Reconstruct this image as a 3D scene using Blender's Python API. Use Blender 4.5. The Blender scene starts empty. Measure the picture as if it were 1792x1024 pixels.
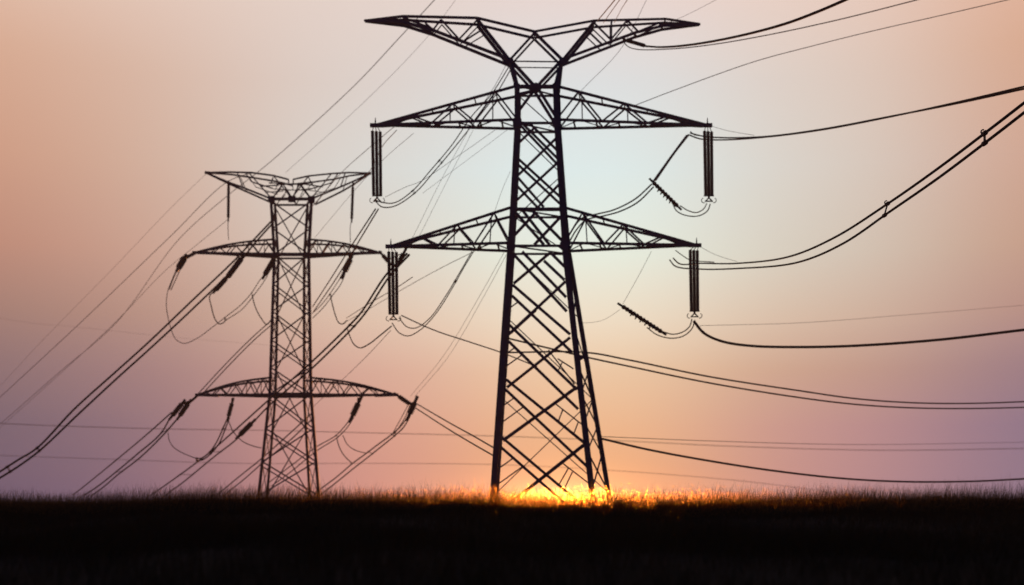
import bpy, math, random
import numpy as np
from mathutils import Vector

random.seed(7)
rng = np.random.default_rng(11)
R = math.radians
C = bpy.context.scene.collection

# ------------------------------------------------------------------ camera
F = 1792 * 50 / 36.0          # focal length in pixels of the 1792-wide photo
HX, HY = 896.0, 872.0         # principal column and eye-level row
CZ = 1.7                      # eye height
cam_d = bpy.data.cameras.new('camera')
cam_d.lens = 50; cam_d.sensor_width = 36
cam_d.shift_y = (HY - 512) / 1792.0
cam_d.dof.use_dof = True; cam_d.dof.focus_distance = 58; cam_d.dof.aperture_fstop = 0.46
cam_d.clip_end = 20000; cam_d.clip_start = 0.1
cam = bpy.data.objects.new('camera', cam_d); C.objects.link(cam)
cam.location = (0, 0, CZ); cam.rotation_euler = (R(90), 0, 0)
bpy.context.scene.camera = cam
sc = bpy.context.scene
sc.view_settings.view_transform = 'Standard'
sc.view_settings.look = 'None'
sc.view_settings.exposure = 0; sc.view_settings.gamma = 1
sc.view_settings.use_curve_mapping = False

def P(px, py, Y):
    """world point seen at photo pixel (px,py) at distance Y along the view"""
    return Vector(((px - HX) / F * Y, Y, CZ + (HY - py) / F * Y))

# ------------------------------------------------------------------ world: dusk sky
SUN_AZ = (1003 - HX) / F
SUN_EL = R(1.3)
def lin(c):
    return tuple(((v/255)/12.92 if v/255 <= .04045 else ((v/255+.055)/1.055)**2.4) for v in c)

world = bpy.data.worlds.new('World'); sc.world = world; world.use_nodes = True
nt = world.node_tree; N = nt.nodes; L = nt.links
N.clear()
def nd(t, **k):
    n = N.new(t)
    for a, b in k.items(): setattr(n, a, b)
    return n
def math_(op, a, b=None, c=None, clamp=False):
    n = nd('ShaderNodeMath', operation=op, use_clamp=clamp)
    for i, v in enumerate((a, b, c)):
        if v is None: continue
        if isinstance(v, (int, float)): n.inputs[i].default_value = v
        else: L.new(v, n.inputs[i])
    return n.outputs[0]
def vmath(op, a, b=None, scale=None):
    n = nd('ShaderNodeVectorMath', operation=op)
    for i, v in enumerate((a, b)):
        if v is None: continue
        if isinstance(v, tuple): n.inputs[i].default_value = v
        else: L.new(v, n.inputs[i])
    if scale is not None:
        if isinstance(scale, (int, float)): n.inputs['Scale'].default_value = scale
        else: L.new(scale, n.inputs['Scale'])
    return n.outputs[0]
def smooth(x, a, b, lo, hi):
    n = nd('ShaderNodeMapRange', interpolation_type='SMOOTHSTEP')
    L.new(x, n.inputs[0])
    for i, v in enumerate((a, b, lo, hi)): n.inputs[i+1].default_value = v
    return n.outputs[0]

geo = nd('ShaderNodeTexCoord')
sep = nd('ShaderNodeSeparateXYZ'); L.new(geo.outputs['Generated'], sep.inputs[0])
X, Y, Z = sep.outputs
az = math_('ARCTAN2', X, Y)
hyp = math_('SQRT', math_('ADD', math_('MULTIPLY', X, X), math_('MULTIPLY', Y, Y)))
el = math_('DIVIDE', Z, math_('MAXIMUM', hyp, 0.001))
# colour against height, for six bearings round the sunset (photo rows -> tangent of elevation)
SKY = [
 (-60,  [(0,(226,184,160)),(120,(216,166,138)),(300,(206,150,124)),(450,(188,132,112)),(560,(158,122,114)),(650,(132,110,116)),(750,(102,94,114)),(865,(90,86,114))]),
 (260,  [(0,(228,202,188)),(150,(218,186,168)),(300,(213,178,158)),(450,(206,165,148)),(560,(188,148,136)),(650,(168,134,138)),(750,(142,118,136)),(865,(126,108,134))]),
 (620,  [(0,(228,212,204)),(150,(222,212,206)),(300,(220,221,217)),(450,(224,216,204)),(560,(232,204,184)),(650,(230,184,168)),(750,(224,166,154)),(865,(216,156,148))]),
 (1040, [(0,(232,216,212)),(150,(222,228,230)),(300,(225,243,243)),(450,(239,250,236)),(560,(250,238,214)),(650,(255,222,184)),(750,(255,202,154)),(865,(255,182,122))]),
 (1440, [(0,(233,208,195)),(150,(223,207,196)),(300,(219,210,200)),(450,(216,206,192)),(560,(218,192,172)),(650,(208,168,150)),(750,(198,152,154)),(865,(190,148,154))]),
 (1860, [(0,(224,174,148)),(120,(216,164,134)),(300,(208,160,138)),(450,(198,152,130)),(560,(180,138,132)),(650,(150,124,142)),(750,(128,116,148)),(865,(128,118,148))]),
]
SIG = 0.105
num = None; den = None
E0, E1 = -0.01, 0.36
for px, stops in SKY:
    a0 = math.atan((px - HX) / F)
    d = math_('DIVIDE', math_('SUBTRACT', az, a0), SIG)
    w = math_('EXPONENT', math_('MULTIPLY', math_('MULTIPLY', d, d), -1.0))
    w = math_('MAXIMUM', w, 1e-6)
    fac = nd('ShaderNodeMapRange'); L.new(el, fac.inputs[0])
    fac.inputs[1].default_value = E0; fac.inputs[2].default_value = E1
    ramp = nd('ShaderNodeValToRGB'); ramp.color_ramp.interpolation = 'EASE'
    L.new(fac.outputs[0], ramp.inputs[0])
    els = ramp.color_ramp.elements
    pts = sorted(((((HY - py) / F) - E0) / (E1 - E0), c) for py, c in stops)
    els[0].position = pts[0][0]; els[0].color = (*lin(pts[0][1]), 1)
    els[1].position = pts[-1][0]; els[1].color = (*lin(pts[-1][1]), 1)
    for p, c in pts[1:-1]:
        e = els.new(p); e.color = (*lin(c), 1)
    ramp.color_ramp.interpolation = 'LINEAR'
    col = vmath('SCALE', ramp.outputs[0], scale=w)
    num = col if num is None else vmath('ADD', num, col)
    den = w if den is None else math_('ADD', den, w)
base = vmath('SCALE', num, scale=math_('DIVIDE', 1.0, den))
# the rest of the dome is already dark
front = smooth(math_('ABSOLUTE', math_('SUBTRACT', az, 0.03)), 0.37, 0.85, 1.0, 0.008)
high = smooth(el, 0.352, 0.52, 1.0, 0.015)
base = vmath('SCALE', base, scale=math_('MULTIPLY', math_('MULTIPLY', front, high), 1.05))
dusk = nd('ShaderNodeCombineXYZ')
for i, v in enumerate((.010, .016, .050)): dusk.inputs[i].default_value = v
base = vmath('ADD', base, vmath('SCALE', dusk.outputs[0], scale=math_('SUBTRACT', 1.0, math_('MULTIPLY', front, high))))
# aureole where the sun sits behind the grass
def lobe(a0, e0, sa, se, colr, k):
    da = math_('DIVIDE', math_('SUBTRACT', az, a0), sa)
    de = math_('DIVIDE', math_('SUBTRACT', el, e0), se)
    q = math_('EXPONENT', math_('MULTIPLY', math_('ADD', math_('MULTIPLY', da, da), math_('MULTIPLY', de, de)), -1.0))
    v = nd('ShaderNodeCombineXYZ')
    for i in range(3): v.inputs[i].default_value = colr[i] * k
    return vmath('SCALE', v.outputs[0], scale=q)
base = vmath('ADD', base, lobe(SUN_AZ - .010, -0.001, 0.030, 0.007, (1.0, .5, .12), 2.6))
base = vmath('ADD', base, lobe(SUN_AZ, -0.002, 0.10, 0.017, (1.0, .28, .06), .42))
base = vmath('ADD', base, lobe(SUN_AZ - .010, 0.0, 0.050, 0.022, (1.0, .5, .2), .42))
sky = nd('ShaderNodeTexSky', sky_type='NISHITA')
sky.sun_disc = False; sky.sun_elevation = SUN_EL; sky.sun_rotation = SUN_AZ
bg1 = nd('ShaderNodeBackground'); L.new(base, bg1.inputs[0]); bg1.inputs[1].default_value = 1.0
bg2 = nd('ShaderNodeBackground'); L.new(sky.outputs[0], bg2.inputs[0]); bg2.inputs[1].default_value = 0.004
add = nd('ShaderNodeAddShader'); L.new(bg1.outputs[0], add.inputs[0]); L.new(bg2.outputs[0], add.inputs[1])
wo = nd('ShaderNodeOutputWorld'); L.new(add.outputs[0], wo.inputs[0])

# ------------------------------------------------------------------ sun
sd = bpy.data.lights.new('sun', 'SUN'); sd.energy = 3.4; sd.angle = R(0.5); sd.color = (1.0, .31, .06)
so = bpy.data.objects.new('sun', sd); C.objects.link(so)
to_sun = Vector((math.sin(SUN_AZ)*math.cos(SUN_EL), math.cos(SUN_AZ)*math.cos(SUN_EL), math.sin(SUN_EL)))
so.rotation_euler = (-to_sun).to_track_quat('-Z', 'Y').to_euler()
so.location = (0, 60, 60)

# ------------------------------------------------------------------ materials
def mat(name, col, rough=.6, metal=0.0, var=.35, scale=3.0, bump=0.0):
    m = bpy.data.materials.new(name); m.use_nodes = True
    t = m.node_tree; b = t.nodes['Principled BSDF']
    tc = t.nodes.new('ShaderNodeTexCoord'); nz = t.nodes.new('ShaderNodeTexNoise')
    nz.inputs['Scale'].default_value = scale; nz.inputs['Detail'].default_value = 5
    t.links.new(tc.outputs['Object'], nz.inputs['Vector'])
    cr = t.nodes.new('ShaderNodeValToRGB')
    cr.color_ramp.elements[0].position = .3; cr.color_ramp.elements[1].position = .7
    cr.color_ramp.elements[0].color = (*[c*(1-var) for c in col], 1)
    cr.color_ramp.elements[1].color = (*[min(1, c*(1+var)) for c in col], 1)
    t.links.new(nz.outputs[0], cr.inputs[0]); t.links.new(cr.outputs[0], b.inputs['Base Color'])
    b.inputs['Roughness'].default_value = rough; b.inputs['Metallic'].default_value = metal
    if bump:
        bp = t.nodes.new('ShaderNodeBump'); bp.inputs['Strength'].default_value = bump
        t.links.new(nz.outputs[0], bp.inputs['Height']); t.links.new(bp.outputs[0], b.inputs['Normal'])
    return m
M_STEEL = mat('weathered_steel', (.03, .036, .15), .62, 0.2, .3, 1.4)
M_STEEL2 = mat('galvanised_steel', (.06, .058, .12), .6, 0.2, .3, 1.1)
M_INS = mat('porcelain_dark', (.03, .022, .02), .35, 0, .25, 6)
M_WIRE = mat('aluminium_wire', (.06, .045, .04), .95, 0.0, .25, .5)
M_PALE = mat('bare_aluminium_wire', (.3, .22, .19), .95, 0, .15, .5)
M_FIT = mat('cast_fitting', (.06, .05, .05), .5, .5, .25, 4)
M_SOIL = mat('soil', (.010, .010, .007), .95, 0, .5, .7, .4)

# ------------------------------------------------------------------ mesh builder
class MB:
    def __init__(s): s.v = []; s.f = []; s.cuts = []
    def prism(s, a, b, prof, ref=None, prof2=None):
        a, b = Vector(a), Vector(b); d = (b - a)
        if d.length < 1e-5: return
        d.normalize()
        ref = Vector(ref) if ref is not None else (Vector((0, 1, 0)) if abs(d.y) < .9 else Vector((0, 0, 1)))
        u = d.cross(ref).normalized(); v = u.cross(d).normalized()
        n = len(prof); o = len(s.v); p2 = prof2 or prof
        s.cuts.append((o, len(s.f)))
        s.v += [a + u*x + v*y for x, y in prof] + [b + u*x + v*y for x, y in p2]
        s.f += [[o+i, o+(i+1) % n, o+n+(i+1) % n, o+n+i] for i in range(n)]
        s.f += [[o+i for i in range(n)][::-1], [o+n+i for i in range(n)]]
    def angle(s, a, b, w, t=None, ref=None, flip=1):
        """L-section steel bar: one flange in the face, one behind it"""
        t = t or w*.16; h = w/2
        prof = [(-h, 0), (h, 0), (h, t), (-h+t, t), (-h+t, w*.8), (-h, w*.8)]
        if flip < 0: prof = [(-x, y) for x, y in prof][::-1]
        s.prism(a, b, prof, ref)
    def box(s, a, b, w, h=None, ref=None):
        h = h or w
        s.prism(a, b, [(-w/2, -h/2), (w/2, -h/2), (w/2, h/2), (-w/2, h/2)], ref)
    def rod(s, a, b, r, n=7, r2=None):
        pr = [(math.cos(2*math.pi*i/n), math.sin(2*math.pi*i/n)) for i in range(n)]
        s.prism(a, b, [(x*r, y*r) for x, y in pr], None, [(x*(r2 or r), y*(r2 or r)) for x, y in pr])
    def lathe(s, a, b, prof, n=10):
        """prof: list of (t along a->b, radius)"""
        a, b = Vector(a), Vector(b); d = (b-a).normalized()
        ref = Vector((0, 1, 0)) if abs(d.y) < .9 else Vector((0, 0, 1))
        u = d.cross(ref).normalized(); v = u.cross(d).normalized(); o = len(s.v)
        for t, r in prof:
            c = a.lerp(b, t)
            s.v += [c + (u*math.cos(2*math.pi*i/n) + v*math.sin(2*math.pi*i/n))*r for i in range(n)]
        for k in range(len(prof)-1):
            for i in range(n):
                p = o+k*n
                s.f.append([p+i, p+(i+1) % n, p+n+(i+1) % n, p+n+i])
        s.f.append([o+i for i in range(n)][::-1]); s.f.append([o+(len(prof)-1)*n+i for i in range(n)])
    def tube(s, pts, r, n=6):
        pts = [Vector(p) for p in pts]; o = len(s.v); m = len(pts)
        prev = None
        for k, p in enumerate(pts):
            d = (pts[min(k+1, m-1)] - pts[max(k-1, 0)]).normalized()
            if prev is None:
                ref = Vector((0, 0, 1)) if abs(d.z) < .9 else Vector((0, 1, 0))
                u = d.cross(ref).normalized()
            else:
                u = (prev - d*prev.dot(d)).normalized()
            v = d.cross(u); prev = u
            s.v += [p + (u*math.cos(2*math.pi*i/n) + v*math.sin(2*math.pi*i/n))*r for i in range(n)]
        for k in range(m-1):
            for i in range(n):
                p = o+k*n
                s.f.append([p+i, p+(i+1) % n, p+n+(i+1) % n, p+n+i])
        s.f.append([o+i for i in range(n)][::-1]); s.f.append([o+(m-1)*n+i for i in range(n)])
    def torus(s, c, axis, Rr, r, n=18, a0=0, a1=2*math.pi):
        axis = Vector(axis).normalized()
        ref = Vector((0, 0, 1)) if abs(axis.z) < .9 else Vector((0, 1, 0))
        u = axis.cross(ref).normalized(); v = axis.cross(u)
        c = Vector(c)
        s.tube([c + (u*math.cos(a0+(a1-a0)*i/n) + v*math.sin(a0+(a1-a0)*i/n))*Rr for i in range(n+1)], r, 6)
    def build(s, name, m, parent=None, origin=None, smooth=False):
        org = Vector(origin) if origin is not None else (parent_base(parent) if parent else Vector((0, 0, 0)))
        me = bpy.data.meshes.new(name)
        me.from_pydata([tuple(p - org) for p in s.v], [], s.f)
        me.materials.append(m); me.validate()
        if smooth: me.shade_smooth()
        o = bpy.data.objects.new(name, me); C.objects.link(o)
        if parent: o.parent = parent
        else: o.location = org
        return o
    def build_each(s, name, m, parent, origin=None):
        """every bar collected so far becomes an object of its own"""
        ends = s.cuts[1:] + [(len(s.v), len(s.f))]
        for (v0, f0), (v1, f1) in zip(s.cuts, ends):
            q = MB(); q.v = s.v[v0:v1]; q.f = [[i-v0 for i in f] for f in s.f[f0:f1]]
            q.build(name, m, parent, origin)
def parent_base(o):
    p = Vector((0, 0, 0))
    while o: p = p + o.location; o = o.parent
    return p
def thing(name, label, cat, loc, group=None):
    o = bpy.data.objects.new(name, None); C.objects.link(o); o.location = loc
    o.empty_display_size = .5
    return tag(o, label, cat, group)
def tag(o, label, cat, group=None):
    o['label'] = label; o['category'] = cat
    if group: o['group'] = group
    return o

# ------------------------------------------------------------------ ground
def ground_z(x, y):
    x = np.asarray(x, float); y = np.asarray(y, float)
    t = np.clip(y/46, 0, 1); up = t*t*(3-2*t)
    t2 = np.clip((y-52)/60, 0, 1); dn = 1 - t2*t2*(3-2*t2)
    g = 1.34*up*(.15 + .85*dn)
    near = np.clip(y/20, 0, 1)*np.clip((62-y)/12, 0, 1)
    g = g + near*(.075*np.sin(x*.33+1.2+y*.05) + .035*np.sin(x*.78+y*.21) + .025*np.sin(x*1.7-y*.37+.5))
    return g
def build_ground():
    ys = np.concatenate([np.linspace(-40, 120, 161), np.geomspace(125, 500, 24)])
    xs = np.concatenate([-np.geomspace(400, 42, 18), np.linspace(-40, 40, 121), np.geomspace(42, 400, 18)])
    XX, YY = np.meshgrid(xs, ys); ZZ = ground_z(XX, YY)
    nx, ny = len(xs), len(ys)
    v = np.stack([XX, YY, ZZ], -1).reshape(-1, 3)
    i = np.arange(nx*ny).reshape(ny, nx)
    f = np.stack([i[:-1, :-1], i[:-1, 1:], i[1:, 1:], i[1:, :-1]], -1).reshape(-1, 4)
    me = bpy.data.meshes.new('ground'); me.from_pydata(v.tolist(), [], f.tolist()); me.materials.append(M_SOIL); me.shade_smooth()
    o = bpy.data.objects.new('ground', me); C.objects.link(o); o['kind'] = 'structure'
build_ground()
def gz(p): return float(ground_z(p[0], p[1]))

# ------------------------------------------------------------------ front tower
D1 = 120.0
LV = [150, 215, 365, 430, 862]                      # photo rows of the levels on the front face
FLx = [905, 905, 897, 893, 863]; FRx = [972, 974, 984, 988, 1036]
BLx = [908, 908, 901, 897, 869]; BRx = [977, 979, 990, 996, 1065]
FY = [118.5, 118.5, 118.2, 118.1, 117.0]; BY = [121.5, 121.5, 121.9, 122.1, 124.2]
def lerp_at(row, arr): return float(np.interp(row, LV, arr)) if row <= 862 else arr[-1] + (arr[-1]-arr[-2])*(row-862)/(862-430)
def leg_pt(which, row):
    """point of a leg at the height that the front face shows at this photo row"""
    fy = lerp_at(row, FY); z = CZ + (HY-row)/F*fy
    y = fy if which[0] == 'F' else lerp_at(row, BY)
    xs = {'FL': FLx, 'FR': FRx, 'BL': BLx, 'BR': BRx}[which]
    return Vector(((lerp_at(row, xs)-HX)/F*y, y, z))
def on_front(px, row): return P(px, row, lerp_at(row, FY) + .02)

base1 = Vector((P(950, 872, D1).x, D1, 0.35))
T1 = thing('transmission_tower', 'tall dark lattice tower with two broad crossarms, standing in front of the sunset', 'pylon', base1, 'lattice towers')
GND_ROW = 900
for wch in ('FL', 'FR', 'BL', 'BR'):
    m = MB(); w = .44 if wch[0] == 'F' else .36
    rows = [150, 215, 365, 430, 862, GND_ROW]
    fl = 1 if wch[1] == 'L' else -1
    for a, b in zip(rows[:-1], rows[1:]):
        m.angle(leg_pt(wch, a), leg_pt(wch, b), w*(1.0 if a < 400 else 1.15), .07, flip=fl)
    m.build('leg', M_STEEL, T1)

# front face diagonals read off the photo (x, row) pairs, by section
FB = [
 [(940,152,974,206),(930,150,972,217),(934,158,906,196),(905,152,972,152),(905,165,940,157)],
 [(905,213,978,290),(912,213,976,277),(926,214,975,262),(903,274,981,345),(903,284,980,356),(902,305,952,362),(902,322,940,362),
  (902,352,977,283),(903,254,936,222),(903,310,975,240),(940,364,982,318)],
 [(900,369,952,428),(932,368,988,425),(915,368,962,428),(899,413,938,371),(935,428,984,376),(897,366,984,366)],
 [(899,445,992,545),(914,440,991,520),(962,440,988,466),(952,456,988,490),(897,498,998,585),(896,517,1002,617),(892,569,1010,682),
  (890,597,1012,716),(886,664,1024,776),(884,681,1028,817),(878,765,1036,898),(876,782,1008,898),
  (899,496,964,441),(890,585,990,492),(894,582,938,542)],
]
FW = [.24, .2, .24, .235]
for k, seg in enumerate(FB):
    m = MB()
    for i, (x0, r0, x1, r1) in enumerate(seg):
        off = Vector((0, .06*(i % 3), 0))
        m.angle(on_front(x0, r0)+off, on_front(x1, r1)+off, FW[k], .035)
    m.build_each('diagonal_brace', M_STEEL, T1)
m = MB()                                              # the heavy rising diagonals of the lowest panels
for x0, r0, x1, r1, w in [(866,902,1024,777,.3),(880,771,1010,677,.28),(887,678,998,590,.24)]:
    m.angle(on_front(x0, r0)+Vector((0,.2,0)), on_front(x1, r1)+Vector((0,.2,0)), w, .05)
m.build_each('heavy_diagonal', M_STEEL, T1)
m = MB()                                              # thin redundant members near the legs
def meet(row, slope, dg):
    x0 = lerp_at(row, FLx)+4; k = (dg[3]-dg[1])/(dg[2]-dg[0])
    x = (dg[1]-k*dg[0]-row+slope*x0)/(slope-k); return (x0, row, x, row+slope*(x-x0))
RED = [meet(r_, -.72, dg) for r_, dg in ((620,(890,597,1012,716)),(643,(890,597,1012,716)),(712,(884,681,1028,817)),(741,(884,681,1028,817)),
                                          (822,(876,782,1008,898)),(850,(876,782,1008,898)),(540,(896,517,1002,617)))]
for x0, r0, x1, r1 in RED + [(976,627,1004,645),(960,612,1006,672),(985,717,977,738),(972,706,1018,742),(1012,739,1004,760),(984,810,1031,846),
                       (995,819,978,849),(1002,826,987,857),(984,634,976,650)]:
    m.angle(on_front(x0, r0)+Vector((0,.3,0)), on_front(x1, r1)+Vector((0,.3,0)), .11, .025)
m.build_each('redundant_brace', M_STEEL, T1)

def zigzag(name, A, B, rows, w, cross=False):
    m = MB()
    for i, (a, b) in enumerate(zip(rows[:-1], rows[1:])):
        p, q = (A, B) if i % 2 == 0 else (B, A)
        m.angle(leg_pt(p, a), leg_pt(q, b), w, .02)
        if cross: m.angle(leg_pt(q, a), leg_pt(p, b), w, .02)
    m.build_each(name, M_STEEL, T1)
for rr in ([150, 215], [215, 265, 315, 365], [365, 430], [430, 500, 570, 640]):
    zigzag('side_brace', 'FR', 'BR', rr, .1); zigzag('side_brace', 'FL', 'BL', rr, .1)
zigzag('side_brace', 'FR', 'BR', [640, 690, 740, 790, 860], .13, True); zigzag('side_brace', 'FL', 'BL', [640, 740, 860], .1, True)
for rr in ([150, 215], [215, 290, 365], [365, 430], [430, 545], [545, 690], [690, 862]):
    zigzag('rear_brace', 'BL', 'BR', rr, .085, rr[0] > 600)
m = MB()                                              # horizontal frames at the arm levels
for row in (150, 215, 365, 430):
    q = [leg_pt(n_, row) for n_ in ('FL', 'FR', 'BR', 'BL')]
    for i in range(4): m.angle(q[i], q[(i+1) % 4], .2, .04)
    m.angle(q[0], q[2], .12, .03)
m.build_each('horizontal_brace', M_STEEL, T1)

def gusset(px, row, r, parent, sides=8, sq=1.0, dy=-.1):
    m = MB(); c = on_front(px, row)
    pr = [(math.cos(2*math.pi*(i+.5)/sides)*r, math.sin(2*math.pi*(i+.5)/sides)*r*sq) for i in range(sides)]
    m.prism(c+Vector((0, dy, 0)), c+Vector((0, dy+.05, 0)), pr, (0, 0, 1))
    return m.build('gusset_plate', M_STEEL, parent)
for g in [(938,153,.52,6,.75),(905,214,.42,6,1.3),(974,214,.42,6,1.3),(898,366,.33,6,1.2),(984,366,.33,6,1.2),(894,430,.42,6,1.25),(987,430,.4,6,1.25),
          (904,151,.32,6,1),(972,151,.32,6,1),(1016,626,.24,6,1),(1004,588,.16,6,1),(1018,677,.17,6,1)]:
    gusset(g[0], g[1], g[2], T1, g[3], g[4])

def crossarm(tower, side, tip, tf, tb, bf, bb, nweb, w=.24, wt=.14, mtl=None, curve=0.0):
    """pyramid arm: tip, top front/back, bottom front/back roots"""
    mtl = mtl or M_STEEL
    tip = Vector(tip)
    def along(root, t, top): 
        p = Vector(root).lerp(tip, t)
        if top and curve: p.z += curve*math.sin(math.pi*min(1, t*1.0))
        return p
    m = MB()
    K = 8 if curve else 1
    for root, top in ((tf, 1), (tb, 1), (bf, 0), (bb, 0)):
        for k in range(K if top else 1):
            n_ = K if top else 1
            m.angle(along(root, k/n_, top), along(root, (k+1)/n_, top), w, w*.2, flip=-side)
    arm = m.build('crossarm', mtl, tower)
    ts = np.linspace(0, .9, nweb+1)
    m = MB()
    for rt, rb in ((tf, bf), (tb, bb)):
        for i in range(nweb):
            a = along(rb if i % 2 == 0 else rt, ts[i], i % 2 == 1); b = along(rt if i % 2 == 0 else rb, ts[i+1], i % 2 == 0)
            m.angle(a, b, wt, .03)
            if rt is tf and i in (1, 3): m.angle(along(rb, ts[i]+.02, 0), along(rt, ts[i]+.02, 1), wt*.7, .02)
    m.build_each('web_brace', mtl, arm, origin=parent_base(tower))
    m = MB()
    for i in range(nweb):
        m.angle(along(bf, ts[i+1]-.04, 0), along(bb, ts[i+1]-.04, 0), wt*1.1, .03, ref=(0, 0, 1))
        m.angle(along(bf if i % 2 else bb, ts[i], 0), along(bb if i % 2 else bf, ts[i+1], 0), wt*.7, .03, ref=(0, 0, 1))
        m.angle(along(tf, ts[i+1], 1), along(tb, ts[i+1], 1), wt*.8, .03, ref=(0, 0, 1))
    m.build_each('plan_brace', mtl, arm, origin=parent_base(tower))
    return arm

def arm1(side, tip, rtop, rbot, nweb):
    f, b = ('FL', 'BL') if side < 0 else ('FR', 'BR')
    tp = P(tip[0], tip[1], D1)
    arm = crossarm(T1, side, tp, leg_pt(f, rtop), leg_pt(b, rtop), leg_pt(f, rbot), leg_pt(b, rbot), nweb)
    m = MB()
    m.box(tp+Vector((-.45, 0, -.02)), tp+Vector((.4, 0, -.02)), .3, .32)
    m.box(tp+Vector((side*-.4, 0, -.1)), tp+Vector((side*-2.6, 0, .02)), .12, .5)
    m.build('tip_plate', M_STEEL, arm, origin=base1)
    m = MB(); m.rod(tp+Vector((0, 0, .1)), tp+Vector((0, 0, .62)), .07, 7, .03); m.build('pin', M_FIT, arm, origin=base1)
    return tp
TIP_UL = arm1(-1, (657, 219), 150, 209, 6)
TIP_UR = arm1(1, (1238, 219), 150, 209, 6)
TIP_LL = arm1(-1, (684, 431), 362, 425, 6)
TIP_LR = arm1(1, (1219, 429), 362, 425, 6)

# Y-shaped head
def head1():
    YF, YB = 119.1, 120.9
    q = lambda px, row, y: P(px, row, y)
    for side, tip, top, low, webs in (
        (-1, (639, 36), [(705, 28), (835, 31), (936, 55)], [(706, 38), (757, 52), (893, 104)],
         [(772,34,803,68),(772,34,758,52),(836,34,803,69),(848,49,812,72),(744,40,757,51),(705,30,757,50)]),
        (1, (1224, 42), [(1165, 33), (1040, 36), (936, 55)], [(1160, 45), (1112, 57), (984, 104)],
         [(1039,39,1068,68),(1098,35,1070,68),(1098,35,1117,55),(1154,40,1117,55),(1070,36,1070,71),(1028,53,1054,78)])):
        yy = lambda px: float(np.interp(abs(px-937), [0, 100, 230, 300], [1, 1, .55, 0]))
        def pt(c, s):
            k = .85*yy(c[0]); return P(c[0], c[1], D1-k) + Vector((0, k*(1+s), 0))
        m = MB()
        for s in (-1, 1):
            chain = [tip]+top
            for a, b in zip(chain[:-1], chain[1:]): m.angle(pt(a, s), pt(b, s), .2, .05)
            chain = [tip]+low
            for a, b in zip(chain[:-1], chain[1:]): m.angle(pt(a, s), pt(b, s), .24, .05)
        a, b = (top[1], low[2])
        for s in (-1, 1): m.angle(pt((a[0], a[1]+2), s), pt((b[0]+side*2, b[1]), s), .27, .05)
        m.box(pt(tip, 0)+Vector((side*.1, 0, 0)), pt((tip[0]-side*70, tip[1]-3), 0), .16, .12)
        h = m.build('earth_wire_horn', M_STEEL, T1)
        m = MB()
        for x0, r0, x1, r1 in webs:
            m.angle(pt((x0, r0), -1), pt((x1, r1), -1), .15, .03)
            m.angle(pt((x0, r0), 1), pt((x1, r1), 1), .1, .03)
        for c in top[:2]+low[:2]: m.angle(pt(c, -1), pt(c, 1), .12, .03, ref=(0, 0, 1))
        m.build_each('web_brace', M_STEEL, h, origin=base1)
    m = MB()
    for s, y in ((-1, D1-.85), (1, D1+.85)):
        for x0, r0, x1, r1, w in [(936,57,893,104,.2),(936,57,984,104,.24),(896,107,980,108,.1),(893,104,937,152,.27),(984,104,939,152,.27)]:
            o_ = Vector((0, y-(D1-.85), 0))
            m.angle(q(x0, r0, D1-.85)+o_, q(x1, r1, D1-.85)+o_, w*(1 if s < 0 else .8), .04)
    m.build_each('head_brace', M_STEEL, T1)
    m = MB()
    for x0, x1, y0, leg in ((893, 904, D1-.85, 'FL'), (984, 973, D1-.85, 'FR'), (893, 904, D1+.85, 'BL'), (984, 973, D1+.85, 'BR')):
        m.angle(q(x0, 104, D1-.85)+Vector((0, y0-(D1-.85), 0)), leg_pt(leg, 150), .34 if leg[0] == 'F' else .26, .06)
    m.build_each('neck', M_STEEL, T1)
    for g in [(893,104,.3),(984,104,.3),(936,57,.22),(836,33,.18),(1040,37,.18),(772,34,.12),(1098,36,.12)]:
        gusset(g[0], g[1], g[2], T1, 6, 1.0, dy=.35)
head1()

# ------------------------------------------------------------------ rear tower
D2 = 175.0
S2 = D2/F
base2 = Vector((P(508, 872, D2).x, D2, 0.2))
T2 = thing('transmission_tower', 'smaller hazy lattice tower with three arched crossarms, left of the larger tower', 'pylon', base2, 'lattice towers')
LV2 = [348, 445, 690, 872]
F2 = {'FL': [474, 480, 472, 452], 'FR': [545, 540, 544, 558], 'BL': [481, 487, 482, 467], 'BR': [538, 532, 532, 542]}
YF2 = [173.2, 173.5, 172.6, 171]; YB2 = [176.8, 176.5, 177.4, 179]
def leg2(n_, row):
    t = lambda arr: float(np.interp(row, LV2, arr)) if row <= 872 else arr[-1]+(arr[-1]-arr[-2])*(row-872)/182
    fy = t(YF2); y = fy if n_[0] == 'F' else t(YB2)
    return Vector(((t(F2[n_])-HX)/F*y, y, CZ+(HY-row)/F*fy))
for n_ in ('FL', 'FR', 'BL', 'BR'):
    m = MB(); rows = LV2+[898]
    for a, b in zip(rows[:-1], rows[1:]): m.angle(leg2(n_, a), leg2(n_, b), .36 if n_[0] == 'F' else .32, .06, flip=1 if n_[1] == 'L' else -1)
    m.build('leg', M_STEEL2, T2)
def xpanel(A, B, r0, r1, w, dbl=0, name='side_brace'):
    m = MB()
    for p, q in ((A, B), (B, A)):
        m.angle(leg2(p, r0), leg2(q, r1), w, .03)
        if dbl and p == A: m.angle(leg2(p, r0+dbl), leg2(q, r1+dbl), w*.85, .03)
    m.build_each(name, M_STEEL2, T2)
fr = [352, 400, 445, 497, 545, 595, 643, 690, 750, 808, 868]
for a, b in zip(fr[:-1], fr[1:]):
    xpanel('FL', 'FR', a, b, .17, 8 if a > 440 and a < 860 else 0, 'diagonal_brace')
    xpanel('FL', 'BL', a, b, .1); xpanel('FR', 'BR', a, b, .1)
for a, b in zip(fr[:-1:2], fr[2::2]): xpanel('BL', 'BR', a, b, .14, 0, 'rear_brace')
m = MB()
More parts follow.
